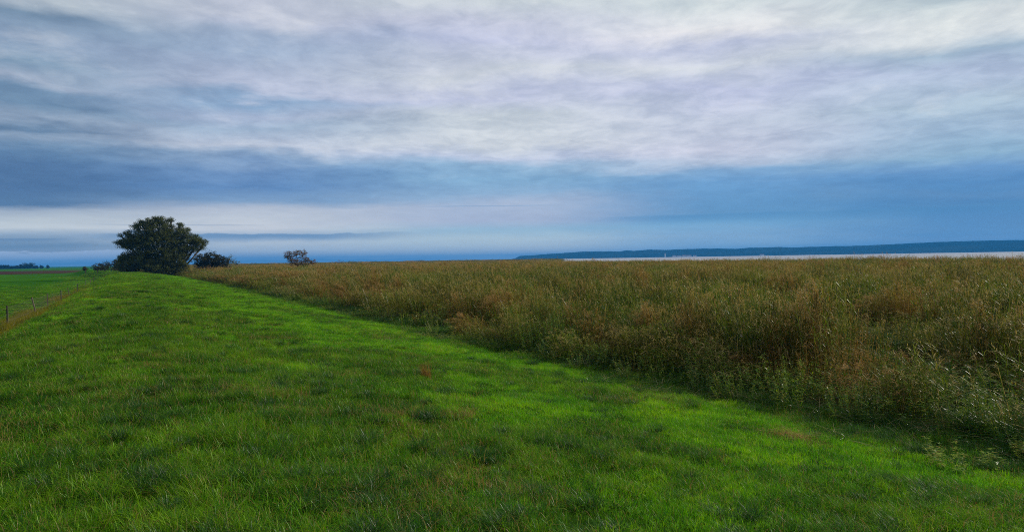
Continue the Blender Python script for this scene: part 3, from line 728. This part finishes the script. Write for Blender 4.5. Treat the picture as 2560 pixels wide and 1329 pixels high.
b4 = at_dist(748, 668, 225); b4 = (float(b4[0]), float(b4[1]), 0.1)
sh = lobes_from_px(b4, b4[1], [(722, 637, 13, 12, 1.4, 0), (740, 633, 15, 9, 1.6, 0), (757, 635, 13, 12, 1.5, 0), (735, 650, 20, 12, 2.0, 0), (765, 648, 13, 10, 1.4, 0),
    (780, 655, 14, 9, 1.4, 0), (750, 660, 28, 9, 2.2, 0), (715, 640, 8, 6, 1, 0)])
tree('hawthorn_bush', b4, sh, M_HAW, 44, 'lone reddish brown hawthorn bush rising out of the reed bed', 'bush', per=16, leaf=(0.08, 0.17), clump=(0.3, 0.6), dens=1.1, trunk_r=0.16, stems=5)
# bushes behind the bend of the dike, left of the willow
rowb = [(243, 240, [(245, 666, 15, 9)], M_DARKB, 'round dark bush at the pasture end of the row behind the dike bend'),
        (262, 232, [(264, 664, 15, 11)], M_DARKB, 'second bush of the row behind the dike bend, a little taller than the first'),
        (285, 224, [(285, 661, 17, 12), (294, 656, 12, 10)], M_DARKB, 'dark bush in the middle of the row behind the dike bend'),
        (308, 216, [(306, 656, 17, 16), (318, 650, 12, 14)], M_DARKB, 'tallest bush of the row, touching the willow crown'),
        (213, 262, [(213, 672, 7, 5)], M_DARKB, 'low isolated bush on the pasture before the row begins')]
for i, (px, Yw, lb_, mt_, lab) in enumerate(rowb):
    q = fwd*F + cr*(px-1280) - cu*(664-664.5); q = q*(Yw/q[1])
    bz = float(height(q[0], q[1])); bs = (float(q[0]), float(q[1]), bz)
    sh = lobes_from_px(bs, Yw, [(a_, b_, c_, d_, 1.6, 0) for a_, b_, c_, d_ in lb_]+[(px, 672, lb_[0][2]*0.9, 5, 1.5, 0)])
    tree('bush', bs, sh, mt_, 50+i, lab, 'bush', 'row of bushes behind the dike bend', per=18, leaf=(0.08, 0.18), clump=(0.3, 0.6), dens=1.0, trunk_r=0.12, stems=3)
# far trees on the plain
farT = [(4, 7, 12, 'far dark tree at the end of the treeline beyond the pasture'), (16, 6.5, 9, 'far dark tree second from the end of the treeline'),
        (30, 5, 10, 'low far tree third from the end of the treeline'), (45, 6, 9, 'far tree just beside the two tall bare crowns'),
        (58, 7.5, 11, 'far tree under the first tall thin crown'), (74, 7.5, 11, 'far tree under the second tall thin crown'),
        (88, 5, 8, 'last low tree of the dense treeline toward the open plain'), (104, 5.5, 4, 'small round tree alone on the plain next to the treeline'),
        (119, 5, 3.5, 'smallest round tree alone on the plain, nearest the dike')]
for i, (px, hp, hw, lab) in enumerate(farT):
    q = fwd*F + cr*(px-1280) - cu*(664-664.5); Yw = 1500.0; q = q*(Yw/q[1])
    bs = (float(q[0]), float(q[1]), float(height(q[0], q[1])))
    hm = hp/1850*1500*1.12
    kx = 1850/Yw/math.cos(TH)**2
    ww_ = hw/kx
    tree('distant_tree', bs, [(-ww_*.3, 0, hm*.55, ww_*.6, 4, hm*.5), (ww_*.35, 0, hm*.6, ww_*.55, 4, hm*.45), (0, 0, hm*.35, ww_*.8, 4, hm*.35)], M_FARTREE, 70+i, lab, 'tree',
         'far trees on the plain beyond the pasture', per=10, leaf=(0.6, 1.2), clump=(0.9, 1.6), dens=0.5, trunk_r=0.4)
for i, (px, lab) in enumerate([(62, 'first tall thin bare tree above the far treeline'), (78, 'second tall thin bare tree above the far treeline')]):
    q = fwd*F + cr*(px-1280); Yw = 1560.0; q = q*(Yw/q[1])
    bs = (float(q[0]), float(q[1]), 0.0)
    tree('bare_tree', bs, [(-2.5, 0, 6.5, 4, 3, 3.4), (3, 0, 7, 4, 3, 3.2), (0, 0, 8.5, 4, 3, 2.4)], M_FARTREE, 90+i, lab, 'tree', 'far trees on the plain beyond the pasture',
         per=3, leaf=(0.35, 0.8), clump=(0.8, 1.4), dens=0.5, trunk_r=0.45)

# ------------------------------------------------------------------ wire fence along the foot of the dike
M_POST = simple_mat('weathered_post', (0.05, 0.045, 0.03, 1), (0.14, 0.12, 0.085, 1), 9.0, 0.9, 0.15, (1, 1, 0.15), 0.5)
M_POSTG = simple_mat('greenish_post', (0.03, 0.035, 0.02, 1), (0.09, 0.09, 0.06, 1), 9.0, 0.9, 0.15, (1, 1, 0.15), 0.5)
M_WIRE = simple_mat('rusty_wire', (0.06, 0.05, 0.04, 1), (0.14, 0.12, 0.10, 1), 5.0, 0.6, 0.4)
posts = [(-5.5, 43.8, 1.16, 0.055, 0.0, 0.0, M_POSTG), (-4.95, 50.8, 1.15, 0.05, -0.20, 0.0, M_POST), (-5.05, 58.2, 1.18, 0.045, 0.0, 0.0, M_POST), (-5.2, 70.9, 1.05, 0.055, 0.0, 0.02, M_POSTG),
         (-5.3, 82.0, 1.0, 0.04, -0.16, 0.0, M_POST), (-5.5, 97.0, 1.1, 0.05, 0.02, 0.0, M_POSTG), (-5.5, 114.0, 1.1, 0.05, 0.0, 0.0, M_POST), (-5.6, 128.0, 1.1, 0.06, 0.03, 0.0, M_POST),
         (-5.7, 142.0, 1.1, 0.06, 0, 0, M_POST), (-5.6, 36.0, 1.1, 0.05, 0.04, 0.0, M_POST), (-5.6, 28.0, 1.1, 0.05, -0.03, 0.0, M_POST)]
fence = empty('wire_fence', (-5.5, 43.8, 0.0))
tag(fence, 'low wire fence on weathered wooden posts at the pasture foot of the dike', 'fence')
tops = []
for (x, y, h, r_, lnx, lny, mm) in posts:
    z0 = float(height(x, y)); mb = MB()
    o_ = np.array([x+5.5, y-43.8, z0])
    tp = o_ + np.array([lnx*h, lny*h, h])
    r_ = r_*0.8; tube(mb, [o_+np.array([0, 0, -0.3]), o_*0.5+tp*0.5+np.array([0.008, 0.004, 0]), tp], [r_*1.08, r_, r_*0.93], 7)
    ob = mb.build('post', mm, fence)
    if lnx < -0.1: ob['label'] = 'post leaning over'
    tops.append((y, o_, tp))
tops.sort(key=lambda t: t[0])
for hfr in (0.35, 0.62, 0.92):
    mb = MB()
    for (a_, b_) in zip(tops[:-1], tops[1:]):
        p0 = a_[1]+(a_[2]-a_[1])*hfr; p1 = b_[1]+(b_[2]-b_[1])*hfr
        tube(mb, [p0, (p0+p1)/2-np.array([0, 0, 0.04]), p1], [0.004]*3, 3)
    mb.build('wire', M_WIRE, fence)
mb = MB()
for (a_, b_) in zip(tops[2:5], tops[3:6]):
    for t in np.arange(0.02, 1, 0.035):
        p0 = a_[1]*(1-t)+b_[1]*t; p1 = a_[2]*(1-t)+b_[2]*t
        tube(mb, [p0+(p1-p0)*0.05, p0+(p1-p0)*0.9], [0.0025]*2, 3)
ob = mb.build('wire_mesh', M_WIRE, fence); ob['kind'] = 'stuff'

# ------------------------------------------------------------------ single tussocks that stand out
M_RUSS = foliage_mat('russet_grass', (0.12, 0.05, 0.015, 1), (0.20, 0.11, 0.03, 1), (0.28, 0.17, 0.055, 1), (0.4, 0.24, 0.1, 1), (0.8, 1), 2.0, 0, 0.4, 0.03)
M_STRAW = foliage_mat('straw', (0.12, 0.075, 0.025, 1), (0.25, 0.15, 0.05, 1), (0.33, 0.21, 0.08, 1), (0.45, 0.3, 0.13, 1), (0.8, 1), 2.0, 0, 0.3, 0.03)
def tussock(name, px, py, zh, n_, R, h, wd, bend, mat, seed, label, cat, lean=(-0.1, 0), group=None):
    q = at_ground(px, py, 1.0)
    for _ in range(12): q = at_ground(px, py, float(height(q[0], q[1])))
    gg = np.random.default_rng(seed); mb = MB()
    v, f, a = blades(gg, n_, R, h, wd, bend, lean, 5, flop=0.4); mb.add(v, f, a)
    o = mb.build(name, mat); o.location = (float(q[0]), float(q[1]), float(height(q[0], q[1]))); o.scale = (1, 1, zh)
    return tag(o, label, cat, group)
tussock('russet_grass_tuft', 1066, 948, 1, 260, 0.09, (0.18, 0.42), (0.002, 0.004), (0.05, 0.4), M_RUSS, 61, 'upright russet tuft of dry grass standing alone in bright green turf', 'grass tuft')
tussock('russet_grass_tuft', 1150, 1045, 1, 240, 0.22, (0.10, 0.24), (0.002, 0.004), (0.1, 0.8), M_STRAW, 62, 'thin straw coloured patch of stalks below the upright russet tuft', 'grass tuft')
tussock('dark_tussock', 1118, 985, 1, 300, 0.16, (0.10, 0.24), (0.004, 0.007), (0.3, 1.3), M_TUSS, 63, 'dark green tussock right behind the straw coloured patch of stalks', 'tussock', group='dark tussocks in the turf')
tussock('dark_tussock', 905, 1120, 1, 300, 0.15, (0.12, 0.30), (0.004, 0.008), (0.3, 1.4), M_TUSS, 64, 'dark tussock with long splayed blades in the rough turf mid foreground', 'tussock', group='dark tussocks in the turf')
tussock('dark_tussock', 1050, 1135, 1, 200, 0.10, (0.12, 0.30), (0.004, 0.008), (0.3, 1.6), M_TUSS, 65, 'small dark tussock with curling blades beside the splayed one', 'tussock', group='dark tussocks in the turf')
tussock('dark_tussock', 1195, 1150, 1, 260, 0.13, (0.10, 0.22), (0.004, 0.007), (0.3, 1.3), M_TUSS, 66, 'low dark tussock on the slope side of the curling one', 'tussock', group='dark tussocks in the turf')
tussock('straw_heap', 1965, 1098, 0.9, 900, 0.30, (0.10, 0.30), (0.003, 0.006), (0.6, 2.0), M_STRAW, 67, 'flattened heap of brown straw at the edge of the reed bed', 'straw heap')
tussock('straw_heap', 2035, 1116, 0.8, 400, 0.18, (0.08, 0.22), (0.003, 0.006), (0.6, 2.0), M_RUSS, 68, 'smaller reddish wisp of straw touching the flattened heap', 'straw heap')

# ------------------------------------------------------------------ village on the far shore
M_WHITE = simple_mat('pale_render', (0.62, 0.6, 0.57, 1), (0.75, 0.73, 0.7, 1), 0.3)
M_ROOF = simple_mat('tile_roof', (0.18, 0.09, 0.06, 1), (0.24, 0.13, 0.09, 1), 0.4)
def house(px, wid, hh, lab, dist=4490, dep=12.0, tower=False):
    q = at_dist(px, 640, dist); root = empty('church_tower' if tower else 'far_house', (float(q[0]), float(q[1]), -0.2))
    root.rotation_euler.z = -math.atan2(q[0], q[1])
    tag(root, lab, 'church tower' if tower else 'house', None if tower else 'pale houses on the far shore')
    v, f = box_mesh(-wid/2, wid/2, 0, dep, 0, hh); mb = MB(); mb.add(v, f); mb.build('wall', M_WHITE, root)
    mb = MB()
    if tower:
        mb.add([(-wid/2-.3, -.3, hh), (wid/2+.3, -.3, hh), (wid/2+.3, dep+.3, hh), (-wid/2-.3, dep+.3, hh), (0, dep/2, hh*1.5)], [(0, 1, 4), (1, 2, 4), (2, 3, 4), (3, 0, 4), (0, 3, 2, 1)])
    else:
        mb.add([(-wid/2-.5, -.5, hh), (wid/2+.5, -.5, hh), (wid/2+.5, dep+.5, hh), (-wid/2-.5, dep+.5, hh), (-wid/2-.5, dep/2, hh*1.6), (wid/2+.5, dep/2, hh*1.6)],
               [(0, 1, 5, 4), (2, 3, 4, 5), (0, 4, 3), (1, 2, 5), (0, 3, 2, 1)])
    mb.build('roof', M_ROOF, root)
    if not tower:
        for k_ in range(3):
            v, f = box_mesh(-wid*0.35+k_*wid*0.3, -wid*0.35+k_*wid*0.3+1.6, -0.1, 0.05, hh*0.35, hh*0.75); mb = MB(); mb.add(v, f); mb.build('window', M_BARK, root)
house(1663, 7, 20, 'slender pale church tower on the far shore', tower=True, dep=7)
for px, wd_, hh, lab in [(1686, 22, 7, 'pale house on the far shore, next to the church tower'), (1698, 26, 6, 'long pale house on the far shore, second from the church tower'),
        (1710, 20, 8, 'pale house on the far shore, third from the church tower'), (1722, 30, 7, 'widest pale house on the far shore, fourth from the church tower'),
        (1737, 18, 6, 'small pale house on the far shore, fifth from the church tower'), (1905, 24, 6, 'pale low house alone on the shore below the hill saddle')]:
    house(px, wd_, hh, lab)
